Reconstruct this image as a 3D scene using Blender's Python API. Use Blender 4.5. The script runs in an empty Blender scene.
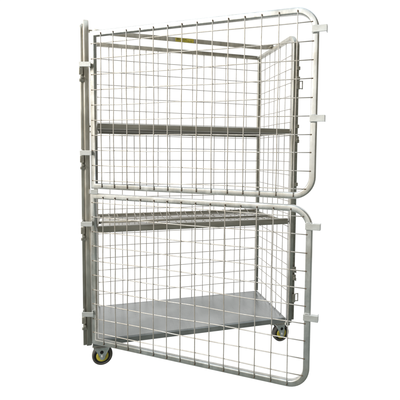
import bpy, bmesh, math, random
from mathutils import Vector, Matrix
random.seed(7)
PI = math.pi
C = bpy.context.scene.collection
S = bpy.context.scene

# ------------------------------------------------------------------ camera
yaw, pit, rol, fpx = 0.2961, 0.0617, 0.0115, 393.37
cam_d = bpy.data.cameras.new('camera')
cam = bpy.data.objects.new('camera', cam_d)
C.objects.link(cam)
F = Vector((math.sin(yaw)*math.cos(pit), math.cos(yaw)*math.cos(pit), -math.sin(pit)))
R = Vector((math.cos(yaw), -math.sin(yaw), 0))
U = R.cross(F)
R2 = R*math.cos(rol) + U*math.sin(rol)
U2 = U*math.cos(rol) - R*math.sin(rol)
m = Matrix((R2, U2, -F)).transposed().to_4x4()
m.translation = Vector((0.1146, -1.9893, 0.9522))
cam.matrix_world = m
cam_d.sensor_width = 36
cam_d.lens = 36*fpx/400
cam_d.shift_x = -0.0827
cam_d.shift_y = -0.0578
cam_d.clip_start = 0.05
cam_d.clip_end = 200
S.camera = cam

# ------------------------------------------------------------------ world: white backdrop ahead, sky above, ground and shade behind the photographer
w = bpy.data.worlds.new('World')
S.world = w
w.use_nodes = True
nt = w.node_tree
nt.nodes.clear()
def N(t, **k):
    n = nt.nodes.new(t)
    for a, b in k.items(): setattr(n, a, b)
    return n
tc = N('ShaderNodeTexCoord')
sep = N('ShaderNodeSeparateXYZ'); nt.links.new(tc.outputs['Generated'], sep.inputs[0])
def mr(src, a, b, c=0.0, d=1.0):
    n = N('ShaderNodeMapRange', interpolation_type='SMOOTHSTEP')
    nt.links.new(src, n.inputs[0])
    n.inputs[1].default_value = a; n.inputs[2].default_value = b
    n.inputs[3].default_value = c; n.inputs[4].default_value = d
    return n.outputs[0]
def mixc(f, A, B):
    n = N('ShaderNodeMix', data_type='RGBA')
    nt.links.new(f, n.inputs[0])
    for s, v in ((n.inputs[6], A), (n.inputs[7], B)):
        if isinstance(v, tuple): s.default_value = v
        else: nt.links.new(v, s)
    return n.outputs[2]
up = mr(sep.outputs[2], -0.30, 0.02)
sky = mixc(mr(sep.outputs[2], 0.05, 0.9), (1.16, 1.11, 1.01, 1), (0.92, 1.06, 1.18, 1))
# a dark mass (trees, building) straight behind and right of the photographer
dot = N('ShaderNodeVectorMath', operation='DOT_PRODUCT')
nt.links.new(tc.outputs['Generated'], dot.inputs[0]); dot.inputs[1].default_value = (0.34, -0.92, 0.20)
dark = mr(dot.outputs['Value'], 0.52, 0.80)
sky1 = mixc(dark, sky, (0.125, 0.115, 0.082, 1))
dot2 = N('ShaderNodeVectorMath', operation='DOT_PRODUCT')          # and a wall of shade off to the right
nt.links.new(tc.outputs['Generated'], dot2.inputs[0]); dot2.inputs[1].default_value = (0.97, 0.0, -0.05)
sky2 = mixc(mr(dot2.outputs['Value'], 0.45, 0.75), sky1, (0.14, 0.122, 0.082, 1))
low = mixc(up, (0.17, 0.20, 0.185, 1), sky2)
dot3 = N('ShaderNodeVectorMath', operation='DOT_PRODUCT')
nt.links.new(tc.outputs['Generated'], dot3.inputs[0]); dot3.inputs[1].default_value = (0.17, 0.985, 0.0)
white = mr(dot3.outputs['Value'], 0.40, 0.54)
tot = mixc(white, low, (1.05, 1.05, 1.05, 1))
bg = N('ShaderNodeBackground'); bg.inputs[1].default_value = 1.0
out = N('ShaderNodeOutputWorld')
nt.links.new(tot, bg.inputs[0]); nt.links.new(bg.outputs[0], out.inputs[0])

# ------------------------------------------------------------------ key light from the upper left
ld = bpy.data.lights.new('key_light', 'AREA')
ld.shape = 'DISK'; ld.size = 1.6; ld.energy = 140; ld.color = (1.0, 0.965, 0.91)
key = bpy.data.objects.new('key_light', ld)
C.objects.link(key)
key.location = (-3.6, -1.6, 3.1)
key.rotation_euler = (Vector((0.4, 0.1, 0.8)) - key.location).to_track_quat('-Z', 'Y').to_euler()

S.view_settings.view_transform = 'Standard'
S.view_settings.look = 'None'
S.view_settings.exposure = 0.0
S.view_settings.gamma = 1.0

# ------------------------------------------------------------------ materials
def mat(name, col, metal=0.0, rough=0.5, var=0.0, scale=20.0, stretch=(1, 1, 1), bump=0.0, col2=None, rvar=0.0, fine=0.0, blot=9.0, dirt=(.86, .83, .78), spec=.5):
    M = bpy.data.materials.new(name); M.use_nodes = True
    t = M.node_tree; b = t.nodes['Principled BSDF']
    b.inputs['Base Color'].default_value = (*col, 1)
    b.inputs['Metallic'].default_value = metal
    b.inputs['Roughness'].default_value = rough
    b.inputs['Specular IOR Level'].default_value = spec
    if var or bump or col2:
        c = t.nodes.new('ShaderNodeTexCoord'); mp = t.nodes.new('ShaderNodeMapping')
        mp.inputs['Scale'].default_value = stretch
        t.links.new(c.outputs['Object'], mp.inputs[0])
        n = t.nodes.new('ShaderNodeTexNoise'); n.inputs['Scale'].default_value = scale
        n.inputs['Detail'].default_value = 6; n.inputs['Roughness'].default_value = 0.65
        t.links.new(mp.outputs[0], n.inputs['Vector'])
        r = t.nodes.new('ShaderNodeValToRGB')
        r.color_ramp.elements[0].position = 0.32; r.color_ramp.elements[1].position = 0.68
        a = tuple(x*(1-var) for x in col); d = col2 if col2 else tuple(min(1, x*(1+var)) for x in col)
        r.color_ramp.elements[0].color = (*a, 1); r.color_ramp.elements[1].color = (*d, 1)
        t.links.new(n.outputs['Fac'], r.inputs[0])
        n3 = t.nodes.new('ShaderNodeTexNoise'); n3.inputs['Scale'].default_value = blot
        n3.inputs['Detail'].default_value = 3; n3.inputs['Distortion'].default_value = .6
        t.links.new(c.outputs['Object'], n3.inputs['Vector'])
        r3 = t.nodes.new('ShaderNodeValToRGB')
        r3.color_ramp.elements[0].position = 0.36; r3.color_ramp.elements[1].position = 0.60
        r3.color_ramp.elements[0].color = (*dirt, 1); r3.color_ramp.elements[1].color = (1, 1, 1, 1)
        t.links.new(n3.outputs['Fac'], r3.inputs[0])
        mx = t.nodes.new('ShaderNodeMix'); mx.data_type = 'RGBA'; mx.blend_type = 'MULTIPLY'; mx.inputs[0].default_value = 1
        t.links.new(r.outputs[0], mx.inputs[6]); t.links.new(r3.outputs[0], mx.inputs[7]); t.links.new(mx.outputs[2], b.inputs['Base Color'])
        if rvar:
            q = t.nodes.new('ShaderNodeMapRange'); t.links.new(n.outputs['Fac'], q.inputs[0])
            q.inputs[1].default_value = .3; q.inputs[2].default_value = .7
            q.inputs[3].default_value = rough-rvar; q.inputs[4].default_value = rough+rvar
            t.links.new(q.outputs[0], b.inputs['Roughness'])
        if bump:
            n2 = t.nodes.new('ShaderNodeTexNoise'); n2.inputs['Scale'].default_value = fine or scale*3
            n2.inputs['Detail'].default_value = 4
            t.links.new(mp.outputs[0], n2.inputs['Vector'])
            bp = t.nodes.new('ShaderNodeBump'); bp.inputs['Strength'].default_value = bump; bp.inputs['Distance'].default_value = .002
            t.links.new(n2.outputs['Fac'], bp.inputs['Height']); t.links.new(bp.outputs[0], b.inputs['Normal'])
    return M
GALV = mat('galvanised_tube', (0.64, 0.63, 0.58), 0.80, 0.36, 0.20, 34, (1, 1, .5), 0.10, None, 0.08)
DOOR = mat('door_tube', (0.76, 0.765, 0.75), 0.82, 0.27, 0.14, 30, (1, 1, .5), 0.08, None, 0.07)
POST = mat('frame_tube', (0.72, 0.69, 0.62), 0.72, 0.40, 0.18, 30, (1, 1, .3), 0.10, None, 0.08)
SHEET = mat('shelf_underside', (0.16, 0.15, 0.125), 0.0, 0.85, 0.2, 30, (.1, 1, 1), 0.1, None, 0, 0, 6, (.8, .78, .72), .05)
SHELFM = mat('shelf_steel', (0.47, 0.45, 0.395), 0.72, 0.42, 0.14, 40, (.15, 1, 1), 0.10, None, 0.08)
WIRE = mat('door_wire', (0.74, 0.70, 0.65), 0.5, 0.42, 0.15, 60, (1, 1, 1), 0.0)
WIRE2 = mat('panel_wire', (0.64, 0.605, 0.56), 0.45, 0.45, 0.15, 60)
WELD = mat('weld_burn', (0.24, 0.18, 0.13), 0.3, 0.6, 0.3, 90)
PLATE = mat('zinc_plate', (0.78, 0.80, 0.80), 0.5, 0.35, 0.08, 50, (1, 1, 1), 0.1)
LUG = mat('dull_zinc', (0.52, 0.50, 0.44), 0.7, 0.45, 0.25, 80)
DECK = mat('deck_sheet', (0.40, 0.41, 0.405), 0.6, 0.30, 0.14, 8, (1.8, .14, 1), 0.15, None, 0.09, 14, 3.5, (.78, .79, .78))
FORK = mat('caster_zinc', (0.80, 0.85, 0.86), 0.8, 0.33, 0.15, 60, (1, 1, 1), .1)
RUBBER = mat('tyre_rubber', (0.12, 0.112, 0.104), 0.0, 0.75, 0.35, 60, (1, 1, 1), .2)
RIMB = mat('wheel_black', (0.018, 0.018, 0.02), 0.0, 0.45)
YEL = mat('hub_yellow', (0.80, 0.68, 0.09), 0.0, 0.45, 0.10, 60)
LAB = mat('label_yellow', (0.58, 0.50, 0.06), 0.0, 0.5, 0.08, 60)
INK = mat('label_ink', (0.10, 0.08, 0.03), 0.0, 0.6)
HOLE = mat('hole_shade', (0.02, 0.02, 0.02), 0.2, 0.7)  # near-black colour stands in for the shade inside holes and open tubes

# ------------------------------------------------------------------ mesh helpers
ORG = {}
def obj(name, bm, mats, parent=None):
    """link a bmesh given in world coordinates, its origin at its own centre"""
    if not isinstance(mats, (list, tuple)): mats = [mats]
    bmesh.ops.recalc_face_normals(bm, faces=bm.faces[:])
    xs = [v.co for v in bm.verts]
    c = Vector([(min(p[i] for p in xs)+max(p[i] for p in xs))/2 for i in range(3)])
    bmesh.ops.translate(bm, verts=bm.verts[:], vec=-c)
    me = bpy.data.meshes.new(name); bm.to_mesh(me); bm.free()
    for q in mats: me.materials.append(q)
    o = bpy.data.objects.new(name, me); C.objects.link(o)
    po = ORG[parent.name] if parent else Vector()
    if parent: o.parent = parent
    o.location = c-po
    ORG[o.name] = c
    return o
def square_sec(a, b, r=.004, k=3):
    pts = []
    for sx, sy, a0 in ((1, 1, 0), (-1, 1, 90), (-1, -1, 180), (1, -1, 270)):
        for i in range(k+1):
            t = math.radians(a0+90*i/k)
            pts.append((sx*(a/2-r)+r*math.cos(t), sy*(b/2-r)+r*math.sin(t)))
    return pts
def round_sec(r, n=12): return [(r*math.cos(2*PI*i/n), r*math.sin(2*PI*i/n)) for i in range(n)]
def sweep(bm, path, sec, ref, closed=False, mi=0, smooth=True, cap=True):
    """sweep a section along a path; section x runs along ref x tangent, section y along ref"""
    path = [Vector(p) for p in path]; ref = Vector(ref).normalized(); rings = []; n = len(path)
    for i, p in enumerate(path):
        if closed: t0 = p-path[i-1]; t1 = path[(i+1) % n]-p
        else:
            t0 = p-path[i-1] if i else path[1]-p
            t1 = path[i+1]-p if i < n-1 else p-path[i-1]
        t0.normalize(); t1.normalize(); t = (t0+t1).normalized()
        side = ref.cross(t).normalized(); upv = t.cross(side).normalized()
        k = 1/max(.5, t.dot(t1))
        rings.append([bm.verts.new(p+side*(x*k)+upv*y) for x, y in sec])
    L = len(sec)
    for i in range(n if closed else n-1):
        a, b = rings[i], rings[(i+1) % n]
        for j in range(L):
            f = bm.faces.new((a[j], a[(j+1) % L], b[(j+1) % L], b[j])); f.smooth = smooth; f.material_index = mi
    if cap and not closed:
        for r_ in (rings[0], rings[-1]):
            f = bm.faces.new(r_); f.material_index = mi
def arc_corner(p, a, b, r, k=8):
    """points rounding the corner p between directions a (arriving from) and b (leaving to)"""
    p = Vector(p); a = Vector(a).normalized(); b = Vector(b).normalized()
    c = p+a*r+b*r
    return [c-b*r*math.cos(t)-a*r*math.sin(t) for t in [PI/2*i/k for i in range(k+1)]]
def box(bm, lo, hi, bev=0.0015, mi=0, rot=None):
    lo = Vector(lo); hi = Vector(hi); c = (lo+hi)/2; d = hi-lo
    r = bmesh.ops.create_cube(bm, size=1); vs = r['verts']
    for v in vs: v.co = Vector((v.co.x*d.x, v.co.y*d.y, v.co.z*d.z))
    if bev:
        es = list({e for v in vs for e in v.link_edges})
        q = bmesh.ops.bevel(bm, geom=es, offset=min(bev, min(d)*.4), segments=2, affect='EDGES', profile=.5)
        vs = list({v for f in q['faces'] for v in f.verts} | {v for v in vs if v.is_valid})
    allv = vs; seen = set(allv); st = list(allv)
    while st:
        for e in st.pop().link_edges:
            for v in e.verts:
                if v not in seen: seen.add(v); st.append(v)
    for v in seen:
        if rot is not None: v.co = rot @ v.co
        v.co += c
    for f in {f for v in seen for f in v.link_faces}: f.material_index = mi
def cyl(bm, a, b, r, n=16, mi=0, r2=None, bev=0):
    a = Vector(a); b = Vector(b); t = (b-a).normalized()
    ref = Vector((0, 0, 1)) if abs(t.z) < .9 else Vector((1, 0, 0))
    s = ref.cross(t).normalized(); u = t.cross(s)
    r2 = r if r2 is None else r2
    prof = [(a, r), (b, r2)] if not bev else [(a, r-bev), (a+t*bev, r), (b-t*bev, r2), (b, r2-bev)]
    rings = [[bm.verts.new(p+(s*math.cos(2*PI*i/n)+u*math.sin(2*PI*i/n))*q) for i in range(n)] for p, q in prof]
    for A, B in zip(rings, rings[1:]):
        for i in range(n):
            f = bm.faces.new((A[i], A[(i+1) % n], B[(i+1) % n], B[i])); f.smooth = True; f.material_index = mi
    for q in (rings[0], rings[-1]): bm.faces.new(q).material_index = mi
def wire(bm, a, b, r, amp=.0012, mi=0, n=6, seg=10, normal=None, k=(0, 0)):
    """one mesh wire, very slightly bent, with a weld at either end when k says so"""
    a = Vector(a); b = Vector(b); t = (b-a).normalized()
    ref = Vector((0, 0, 1)) if abs(t.z) < .9 else Vector((0, 1, 0))
    s = ref.cross(t).normalized(); u = t.cross(s)
    p1, p2 = random.uniform(0, 6), random.uniform(0, 6); f1, f2 = random.uniform(.7, 2.2), random.uniform(.7, 2.2)
    pts = []
    for i in range(seg+1):
        q = i/seg; e = math.sin(PI*q)
        pts.append(a.lerp(b, q)+s*(amp*e*math.sin(p1+f1*6*q))+u*(amp*e*math.sin(p2+f2*6*q)))
    sweep(bm, pts, round_sec(r, n), ref, mi=mi)
    for kk, p, d in ((k[0], a, t), (k[1], b, -t)):
        if kk:
            cyl(bm, p-d*.001, p+d*.0065, r*random.uniform(1.08, 1.22), 8, mi=1, bev=.0008)

# ------------------------------------------------------------------ the roll cage
W, D, HT = 1.064, 0.54, 1.588
root = bpy.data.objects.new('roll_cage', None); C.objects.link(root)
root.location = (W/2, D/2, -.13); ORG['roll_cage'] = Vector(root.location)
root['label'] = 'tall galvanised steel mesh roll cage on castors with two stacked mesh doors standing half open'
root['category'] = 'roll cage'

T = .024
SEC = square_sec(T, T, .005)
def side_panel(x0, x1, sg, strip, HT=HT, zb=-.004, zr=-.020):
    """inverted U of bent tube (front post, top, rear post), its mesh and the hinge or catch strip. sg=-1 left, 1 right"""
    bm = bmesh.new()
    yb = D
    def X(y): return x0+(x1-x0)*y/D
    p = [(X(0), 0, zb), (X(0), 0, .5), (X(0), 0, 1.1)]
    p += [tuple(v) for v in arc_corner((X(.0), 0, HT), (0, 0, -1), (x1-x0, D, 0), .055)]
    p += [(X(D*.5), D*.5, HT)]
    p += [tuple(v) for v in arc_corner((X(D), D, HT), (x0-x1, -D, 0), (0, 0, -1), .02, 5)]
    p += [(X(D), D, .8), (X(D), D, -.004)]
    sweep(bm, p, SEC, (1, 0, 0))
    # bottom rail of the panel
    sweep(bm, [(X(.0125), .0125, zr), (X(D-.0125), D-.0125, zr)], square_sec(T-.002, T-.002, .004), (0, 0, 1))
    o = obj('side_panel', bm, GALV if sg > 0 else POST, root)
    bm = bmesh.new()
    for y in (.435, .355, .275, .195, .113, .040):
        wire(bm, (X(y), y, -.01), (X(y), y, HT), .0019, .001, k=(0, 0))
    for i in range(20):
        z = 1.491-.0734*i+random.gauss(0, .0008)
        wire(bm, (X(.006)-.0048*sg, .006, z), (X(D-.006)-.0048*sg, D-.006, z), .0019, .001)
    obj('wire_mesh', bm, [WIRE2, WELD], o)
    # strip down the outer face of the front post
    bm = bmesh.new()
    xo = x0+sg*(T/2+.0077)
    sweep(bm, [(xo, .002, .010), (xo, .002, HT-.050), (xo, .006, HT-.034), (xo-sg*.004, .016, HT-.024)], square_sec(.015, .016, .004), (0, 1, 0))
    obj(strip, bm, LUG if sg > 0 else POST, o)
    return o
left = side_panel(-.003, -.038, -1, 'hinge_strip', 1.562, .008, .020)
right = side_panel(W, W-.001, 1, 'catch_strip')

# hinges on the left post, one below each door bracket
for z in (1.339, .931, .592, .155):
    bm = bmesh.new()
    box(bm, (-.0345, -.018, z-.034), (-.016, -.0065, z-.001), .002)
    cyl(bm, (-.024, -.0125, z-.062), (-.024, -.0125, z+.004), .0052, 12, bev=.001)
    box(bm, (-.034, -.016, z-.066), (-.013, -.0068, z-.052), .002)
    cyl(bm, (-.0195, -.0225, z-.046), (-.0195, -.014, z-.046), .0048, 8, bev=.001)
    obj('hinge', bm, LUG, left)
# catches and loops on the right post
for z, kind in ((1.415, 0), (1.36, 0), (1.327, 1), (1.10, 0), (1.03, 2), (.78, 0), (.30, 2), (.255, 2), (.137, 1)):
    bm = bmesh.new()
    x = W+T/2+.0077
    if kind == 1:
        xx = x+.009
        pts = [(xx, -.004, z+.019), (xx+.020, -.004, z+.021), (xx+.020, -.004, z-.021), (xx, -.004, z-.019)]
        sweep(bm, pts, square_sec(.004, .006, .0012, 2), (0, 1, 0))
        box(bm, (x-.0078, -.0125, z-.026), (x+.0098, -.0065, z+.022), .0015)
        obj('catch_loop', bm, LUG, right)
    else:
        h = .010 if kind == 0 else .016
        box(bm, (x-.0085, -.0135, z-h), (x+.0105, -.0065, z+h), .002)
        if kind == 2:
            cyl(bm, (x+.001, -.018, z-.002), (x+.001, -.013, z-.002), .0052, 8, bev=.001)
            box(bm, (x+.0085, -.014, z-h*1.3), (x+.0125, .006, z-h*.2), .001)
        obj('catch', bm, LUG, right)

# back panel
bm = bmesh.new()
sweep(bm, [(.0125, D, -.012), (.0125, D, .8), (.0125, D, HT-.006), (.0185, D, HT), (.5, D, HT), (W-.014, D, HT)], square_sec(T, T, .004), (0, 1, 0))
sweep(bm, [(.020, D, -.028), (W-.014, D, -.028)], square_sec(T-.002, T-.002, .004), (0, 1, 0))
back = obj('back_panel', bm, POST, root)
bm = bmesh.new()
for i in range(13):
    x = .094+.0733*i
    wire(bm, (x, D, -.01), (x, D, HT), .0020, .0012, k=(0, 0), seg=14)
for i in range(20):
    z = 1.502-.0756*i
    wire(bm, (.014, D-.005, z), (W-.002, D-.005, z), .0019, .0012, seg=14)
obj('wire_mesh', bm, [WIRE2, WELD], back)
for a, b, r in (((W-.004, D-.012, HT+.0125), (W-.004, D-.012, HT+.018), .006), ((W-.019, D-.019, HT+.003), (W-.019, D-.0118, HT+.003), .005)):
    bm = bmesh.new(); cyl(bm, a, b, r, 10, bev=.001)
    obj('bolt', bm, PLATE, back)

# top brace, an angle bar across the cage
bm = bmesh.new()
by, bz = .325, 1.600
sweep(bm, [(-.015, by, bz+.006), (.05, by, bz), (.96, by, bz), (1.02, by-.006, bz+.002), (W, by-.022, bz+.006)], square_sec(.0035, .026, .001, 2), (0, 0, 1))
sweep(bm, [(.04, by+.0138, bz+.0112), (.98, by+.0138, bz+.0112)], square_sec(.024, .0032, .001, 2), (0, 0, 1))
box(bm, (-.036, by-.02, HT+.0125), (.012, by+.02, HT+.0165), .001)
box(bm, (W-.024, by-.042, HT+.0125), (W+.008, by+.004, HT+.0165), .001)
cyl(bm, (W-.006, by-.018, HT+.0165), (W-.006, by-.018, HT+.022), .006, 8, bev=.001)
cyl(bm, (-.024, by, HT+.0165), (-.024, by, HT+.022), .006, 8, bev=.001)
brace = obj('top_brace', bm, POST, root)
lx0, lx1, lz = .463, .570, bz-.0005
bm = bmesh.new()
box(bm, (lx0, by-.0026, lz-.0105), (lx1, by-.0019, lz+.0105), 0)
lab = obj('warning_label', bm, LAB, brace)
bm = bmesh.new()
def ink(x, z, ww, hh): box(bm, (lx0+x, by-.00295, lz+z-hh/2), (lx0+x+ww, by-.0026, lz+z+hh/2), 0)
for px, pw in ((.006, .006), (.0135, .005), (.020, .004)):                    # dark sign at the left
    ink(px, .0045, pw, .007)
x = .032
while x < .062:                                                               # heading, letter by letter
    ink(x, .0045, .0010, .0052); ink(x+.0012, .0065, .0018, .0012)
    if random.random() < .7: ink(x+.0012, .0040, .0016, .0010)
    if random.random() < .6: ink(x+.0030, .0045, .0009, .0052)
    x += .0050
for zz in (-.0015, -.0055):                                                   # two lines of small print
    x = .005
    while x < .098:
        ww = random.uniform(.0010, .0022)
        if random.random() < .82: ink(x, zz, ww, .0018)
        x += ww+.0009
obj('label_print', bm, INK, lab)

# shelves: the upper one a folded sheet in a tube frame, the lower one open wire mesh
def shelf(z, dz, h, y0, y1, x0, x1, sheet):
    bm = bmesh.new()
    a = square_sec(.024, h, .004)
    sweep(bm, [(x0, y0, z), (x1, y0, z+.001)], a, (0, 0, 1), cap=False)
    sweep(bm, [(x0, y1, z+dz), (x1, y1, z+dz)], square_sec(.022, .026, .004), (0, 0, 1), cap=False)
    for x in (x0+.010, x1-.012):
        sweep(bm, [(x, y0+.010, z-.004), (x, y1-.009, z+dz-.001)], square_sec(.016, .016, .003), (0, 0, 1))
    ym = (y0+y1)/2
    sweep(bm, [(x0+.016, ym, z+dz/2-.003), (x1-.018, ym, z+dz/2-.003)], square_sec(.016, .014, .003), (0, 0, 1))
    o = obj('shelf', bm, SHELFM, root)
    zf, zr = z-h/2+.006, z+dz-.013+.006
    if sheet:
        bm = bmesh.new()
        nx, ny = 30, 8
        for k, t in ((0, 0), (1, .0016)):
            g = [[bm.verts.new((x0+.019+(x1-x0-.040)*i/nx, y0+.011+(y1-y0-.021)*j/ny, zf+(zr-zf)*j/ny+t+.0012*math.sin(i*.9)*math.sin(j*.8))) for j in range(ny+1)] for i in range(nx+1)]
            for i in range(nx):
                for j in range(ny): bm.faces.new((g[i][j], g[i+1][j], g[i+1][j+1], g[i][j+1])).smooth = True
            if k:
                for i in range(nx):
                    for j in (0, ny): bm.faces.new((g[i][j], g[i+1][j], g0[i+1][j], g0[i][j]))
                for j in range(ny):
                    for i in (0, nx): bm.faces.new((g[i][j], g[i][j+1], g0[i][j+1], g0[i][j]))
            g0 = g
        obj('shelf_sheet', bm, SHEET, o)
    else:
        bm = bmesh.new()
        n = 18
        for i in range(n):
            x = x0+.07+(x1-x0-.14)*i/(n-1)
            x += random.gauss(0, .002)
            sweep(bm, [(x, y0, zf+.002), (x, (y0+y1)/2, (zf+zr)/2+.002), (x-.002, y1-.05, zr+.003), (x-.008, y1-.016, z+dz+.0155), (x-.009, y1+.008, z+dz+.0155)], round_sec(.0022, 6), (1, 0, 0))
        for i in range(1, 12):
            q = i/12; y = y0+(y1-y0)*q
            wire(bm, (x0+.03, y, zf+(zr-zf)*q+.0064), (x1-.014, y, zf+(zr-zf)*q+.0064), .0022, .0012, seg=14)
        obj('wire_mesh', bm, [WIRE2, WELD], o)
    for y, zz, hh in ((y0, z, h), (y1, z+dz, .026)):  # dark blocks paint the shade inside the open tube ends
        for x, q in ((x0, 1), (x1, -1)):
            bm = bmesh.new()
            box(bm, (min(x+q*.002, x+q*.006), y-.0095, zz-hh/2+.0025), (max(x+q*.002, x+q*.006), y+.0095, zz+hh/2-.0025), 0)
            obj('tube_end_shade', bm, HOLE, o)
    for y, zz in ((y0, z), (y1, z+dz)):                             # pins that carry the shelf on the side panels
        for x, q in ((x0, -1), (x1, 1)):
            bm = bmesh.new()
            cyl(bm, (x-q*.012, y, zz-.002), (x+q*(.020 if q > 0 else .050), y, zz-.002), .0045, 10, bev=.001)
            obj('shelf_pin', bm, LUG, o)
    return o
shelf(1.0715, -.003, .0265, .012, .512, .020, 1.044, True)
shelf(.5715, -.014, .032, .016, .512, .020, 1.045, False)

# deck: folded steel sheet tray
bm = bmesh.new()
x0, x1, y0, y1, zt, zb = .0125, W-.0135, .024, .490, .0095, -.0165
def vary(x, y): return .0012*math.sin(x*9+1)*math.sin(y*11)+.0008*math.sin(x*23+y*7)
nx, ny = 40, 18
g = [[bm.verts.new((x0+(x1-x0)*i/nx, y0+(y1-y0)*j/ny, zt+(vary(i/nx, j/ny) if 0 < i < nx and 0 < j < ny else 0))) for j in range(ny+1)] for i in range(nx+1)]
for i in range(nx):
    for j in range(ny):
        bm.faces.new((g[i][j], g[i+1][j], g[i+1][j+1], g[i][j+1])).smooth = True
rim = [g[i][0] for i in range(nx+1)]+[g[nx][j] for j in range(1, ny+1)]+[g[i][ny] for i in range(nx-1, -1, -1)]+[g[0][j] for j in range(ny-1, 0, -1)]
def cen(v, k): return Vector((v.co.x+(k if v.co.x < .1 else -k if v.co.x > W-.1 else 0), v.co.y+(k if v.co.y < .03 else -k if v.co.y > .46 else 0), 0))
lo = [bm.verts.new((v.co.x, v.co.y, zb)) for v in rim]
li = [bm.verts.new((*cen(v, .018).to_2d(), zb)) for v in rim]
lu = [bm.verts.new((*cen(v, .018).to_2d(), zb+.002)) for v in rim]
li2 = [bm.verts.new((*cen(v, .0022).to_2d(), zb+.002)) for v in rim]
n = len(rim)
for A, B in ((rim, lo), (lo, li), (li, lu), (lu, li2)):
    for i in range(n): bm.faces.new((A[i], A[(i+1) % n], B[(i+1) % n], B[i]))
bot = [bm.verts.new((*cen(v, .0022).to_2d(), zt-.0035)) for v in rim]
for i in range(n): bm.faces.new((li2[i], li2[(i+1) % n], bot[(i+1) % n], bot[i]))
bm.faces.new(bot)
es = [e for e in bm.edges if e.verts[0] in set(rim) and e.verts[1] in set(rim)]
deck = obj('deck', bm, DECK, root)
bm = bmesh.new()
for x in (.054, W-.054): box(bm, (x-.045, .030, -.0270), (x+.045, .46, -.0170), .002)
for y in (.235,): box(bm, (.101, y-.02, -.0260), (W-.101, y+.02, -.0170), .002)
obj('deck_bearer', bm, GALV, deck)

# castors
def caster(cx, cy, rot, zc=-.080, fw=.033, fo=0.0):
    Rm = Matrix.Rotation(rot, 3, 'Z'); base = Vector((cx, cy, 0))
    r, wd = .0495, .016
    def done(name, bm, ms, par):
        for v in bm.verts: v.co = Rm @ v.co+base
        return obj(name, bm, ms, par)
    bm = bmesh.new()
    box(bm, (-.042, -.035, -.0300), (.042, .035, -.0272), .001)
    cyl(bm, (0, 0, -.033), (0, 0, -.0271), .024, 24, bev=.001)
    for s in (-1, 1):
        y = s*(wd+.0055)
        prof = [(fo-fw, -.031), (fo+fw, -.031), (fo+fw-.002, -.040), (.0128, zc-.004)]
        prof += [(.0128*math.cos(t), zc-.004+.0128*math.sin(t)-.001) for t in [-PI*i/8 for i in range(1, 8)]]
        prof += [(-.0128, zc-.004), (fo-fw+.002, -.040)]
        A = [bm.verts.new((x_, y-.0013, z_)) for x_, z_ in prof]; B = [bm.verts.new((x_, y+.0013, z_)) for x_, z_ in prof]
        bm.faces.new(A); bm.faces.new(B)
        for i in range(len(A)): bm.faces.new((A[i], A[(i+1) % len(A)], B[(i+1) % len(A)], B[i]))
    box(bm, (fo-fw, -wd-.0068, -.0340), (fo+fw, wd+.0068, -.0310), .001)
    for s in (-1, 1):                                            # side stiffening folds
        for k in (-1, 1):
            sweep(bm, [(fo+k*(fw-.0005), s*(wd+.0062), -.033), (fo+k*(fw-.0025), s*(wd+.0062), -.041), (k*.0125, s*(wd+.0062), zc)], square_sec(.0022, .005, .0008, 2), (0, 1, 0))
    c = done('caster', bm, FORK, root)
    bm = bmesh.new()                                              # tyre: lathe round y
    prof = [(r-.012, -wd), (r-.004, -wd), (r-.0008, -wd*.72), (r, -wd*.3), (r, wd*.3), (r-.0008, wd*.72), (r-.004, wd), (r-.012, wd)]
    rings = [[bm.verts.new((q*math.cos(2*PI*i/40), yy, zc+q*math.sin(2*PI*i/40))) for i in range(40)] for q, yy in prof]
    for A, B in zip(rings, rings[1:]+rings[:1]):
        for i in range(40): bm.faces.new((A[i], A[(i+1) % 40], B[(i+1) % 40], B[i])).smooth = True
    done('tyre', bm, RUBBER, c)
    bm = bmesh.new()
    cyl(bm, (0, -wd+.002, zc), (0, wd-.002, zc), r-.0118, 36, bev=.001)
    done('wheel_rim', bm, RIMB, c)
    prof = [(.0295, wd-.004), (.0295, wd-.001), (.0265, wd+.0008), (.0175, wd+.0008), (.015, wd-.0005), (.006, wd-.0005)]
    for s in (-1, 1):
        bm = bmesh.new()
        rings = [[bm.verts.new((q*math.cos(2*PI*i/36), s*yy, zc+q*math.sin(2*PI*i/36))) for i in range(36)] for q, yy in prof]
        for A, B in zip(rings, rings[1:]):
            for i in range(36): bm.faces.new((A[i], A[(i+1) % 36], B[(i+1) % 36], B[i])).smooth = True
        bm.faces.new(rings[-1])
        done('hub', bm, YEL, c)
        bm = bmesh.new()
        cyl(bm, (0, s*(wd+.0068), zc), (0, s*(wd+.011), zc), .0078, 6, bev=.001)
        cyl(bm, (0, s*(wd+.0105), zc), (0, s*(wd+.0135), zc), .004, 12, bev=.0008)
        done('axle_bolt', bm, PLATE, c)
        bm = bmesh.new()
        cyl(bm, (-.003, s*(wd+.0066), -.0535), (-.003, s*(wd+.0074), -.0535), .0085, 16)  # flat dark disc, the shade of the fork's hole put in as colour
        done('fork_hole', bm, HOLE, c)
    return c
caster(.055, .050, math.radians(4), -.0755)
caster(1.034, .052, math.radians(6), -.0835, .026, -.010)
caster(.055, D-.10, math.radians(40))
caster(W-.055, D-.10, math.radians(-30))

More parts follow.
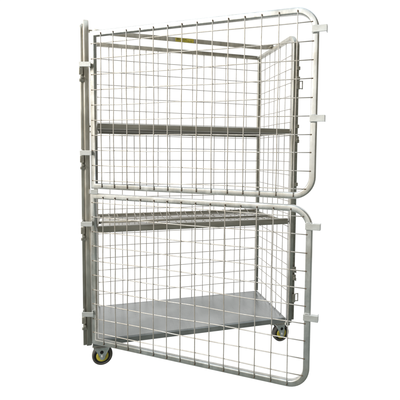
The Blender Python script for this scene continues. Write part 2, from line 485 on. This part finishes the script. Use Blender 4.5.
# ------------------------------------------------------------------ doors
def door(th, hx, hy, ztop, zbot, s1, d0, dpp, z0, zp, R_, plates, hinges):
    sd = Vector((math.cos(th), -math.sin(th), 0)); nn = Vector((-math.sin(th), -math.cos(th), 0))
    off = Vector((hx, hy, 0))
    def P(s, z, n=0.0): return off+sd*s+nn*n+Vector((0, 0, z))
    fr = -.0168
    bm = bmesh.new()
    path = [P(0, zbot, fr), P(0, ztop, fr)]
    path += arc_corner(P(s1, ztop, fr), -sd, (0, 0, -1), R_, 12)
    path += arc_corner(P(s1, zbot, fr), (0, 0, 1), -sd, R_, 12)
    # mitred square corners at the hinge side, bent corners at the free side
    sec = square_sec(.0255, .024, .0055, 4)
    sweep(bm, path, sec, nn, closed=True)
    d = obj('door', bm, DOOR, root)
    bm = bmesh.new()
    for i in range(14):
        s = d0+dpp*i
        wire(bm, P(s+random.gauss(0, .0011), zbot-.0035, -.0022), P(s+random.gauss(0, .0011), ztop-.001, -.0022), .0021, .0014, k=(1, 1), seg=14)
    for i in range(10):
        z = z0-zp*i
        e = max(0, R_-(ztop-z), R_-(z-zbot))                        # wires that meet the bent corner stop short
        se = s1-R_+math.sqrt(max(0, R_*R_-e*e))
        wire(bm, P(-.003, z+random.gauss(0, .0009), -.0048), P(se-.006, z+random.gauss(0, .0009), -.0048), .0021, .0024, k=(1, 1), seg=14)
    obj('wire_mesh', bm, [WIRE, WELD], d)
    Rz = Matrix.Rotation(-th, 3, 'Z')
    for z in plates:                                              # latch plates that reach past the free edge
        bm = bmesh.new()
        def pb(s0, s_1, n0, n1, z0_, z1_, bev=.0012):
            c = P((s0+s_1)/2, (z0_+z1_)/2, (n0+n1)/2)
            h = Vector((abs(s_1-s0)/2, abs(n1-n0)/2, abs(z1_-z0_)/2))
            box(bm, c-h, c+h, bev, rot=Rz)
        pb(s1-.014, s1+.043, .0000, .0035, z-.0125, z+.0125)
        pb(s1+.0395, s1+.043, -.022, -.0002, z-.0125, z+.0125)
        pb(s1+.016, s1+.0392, -.012, -.0002, z+.0093, z+.0125)
        for dz in (-.0135, .0135):                                  # bead of weld along the plate's edges
            q = [P(s1-.011+.0032*i, z+dz+random.gauss(0, .0004), -.0035+random.gauss(0, .0003)) for i in range(8)]
            sweep(bm, q, round_sec(.0019, 6), nn)
        o = obj('latch_plate', bm, PLATE, d)
    for z in hinges:                                              # brackets wrapping the hinge post
        bm = bmesh.new()
        box(bm, (-.0338, -.0490, z-.0113), (.0205, -.0455, z+.0113), .0012, rot=Matrix.Rotation(math.radians(-18), 3, 'Z'))
        box(bm, (-.0300, -.0400, z-.011), (-.0270, -.009, z+.011), .0008)
        box(bm, (.0140, -.0500, z-.011), (.0165, -.012, z+.011), .0008)
        cyl(bm, (-.026, -.0125, z-.016), (-.026, -.0125, z+.016), .0045, 10, bev=.001)
        obj('hinge_bracket', bm, PLATE, d)
    return d
up = door(.6414, 0.0196, -0.035, 1.4924, 0.787, 1.0217, 0.0516, 0.0692, 1.4444, 0.07, .075,
          (1.4159, 1.0846), (1.3471, 0.9431))
lw = door(.6504, 0.0156, -0.035, 0.7396, 0.0334, 1.0197, 0.0604, 0.0682, 0.7101, 0.07, .075,
          (0.6734, 0.3173), (0.6103, 0.1776))
# small stop plate between the doors on the hinge post
bm = bmesh.new()
box(bm, (.0125, -.0465, 0.75), (.0445, -.0435, 0.7718), .001, rot=Matrix.Rotation(math.radians(-16), 3, 'Z'))
box(bm, (.0060, -.0440, 0.751), (.0085, -.004, 0.7708), .0008)
obj('door_stop', bm, PLATE, left)
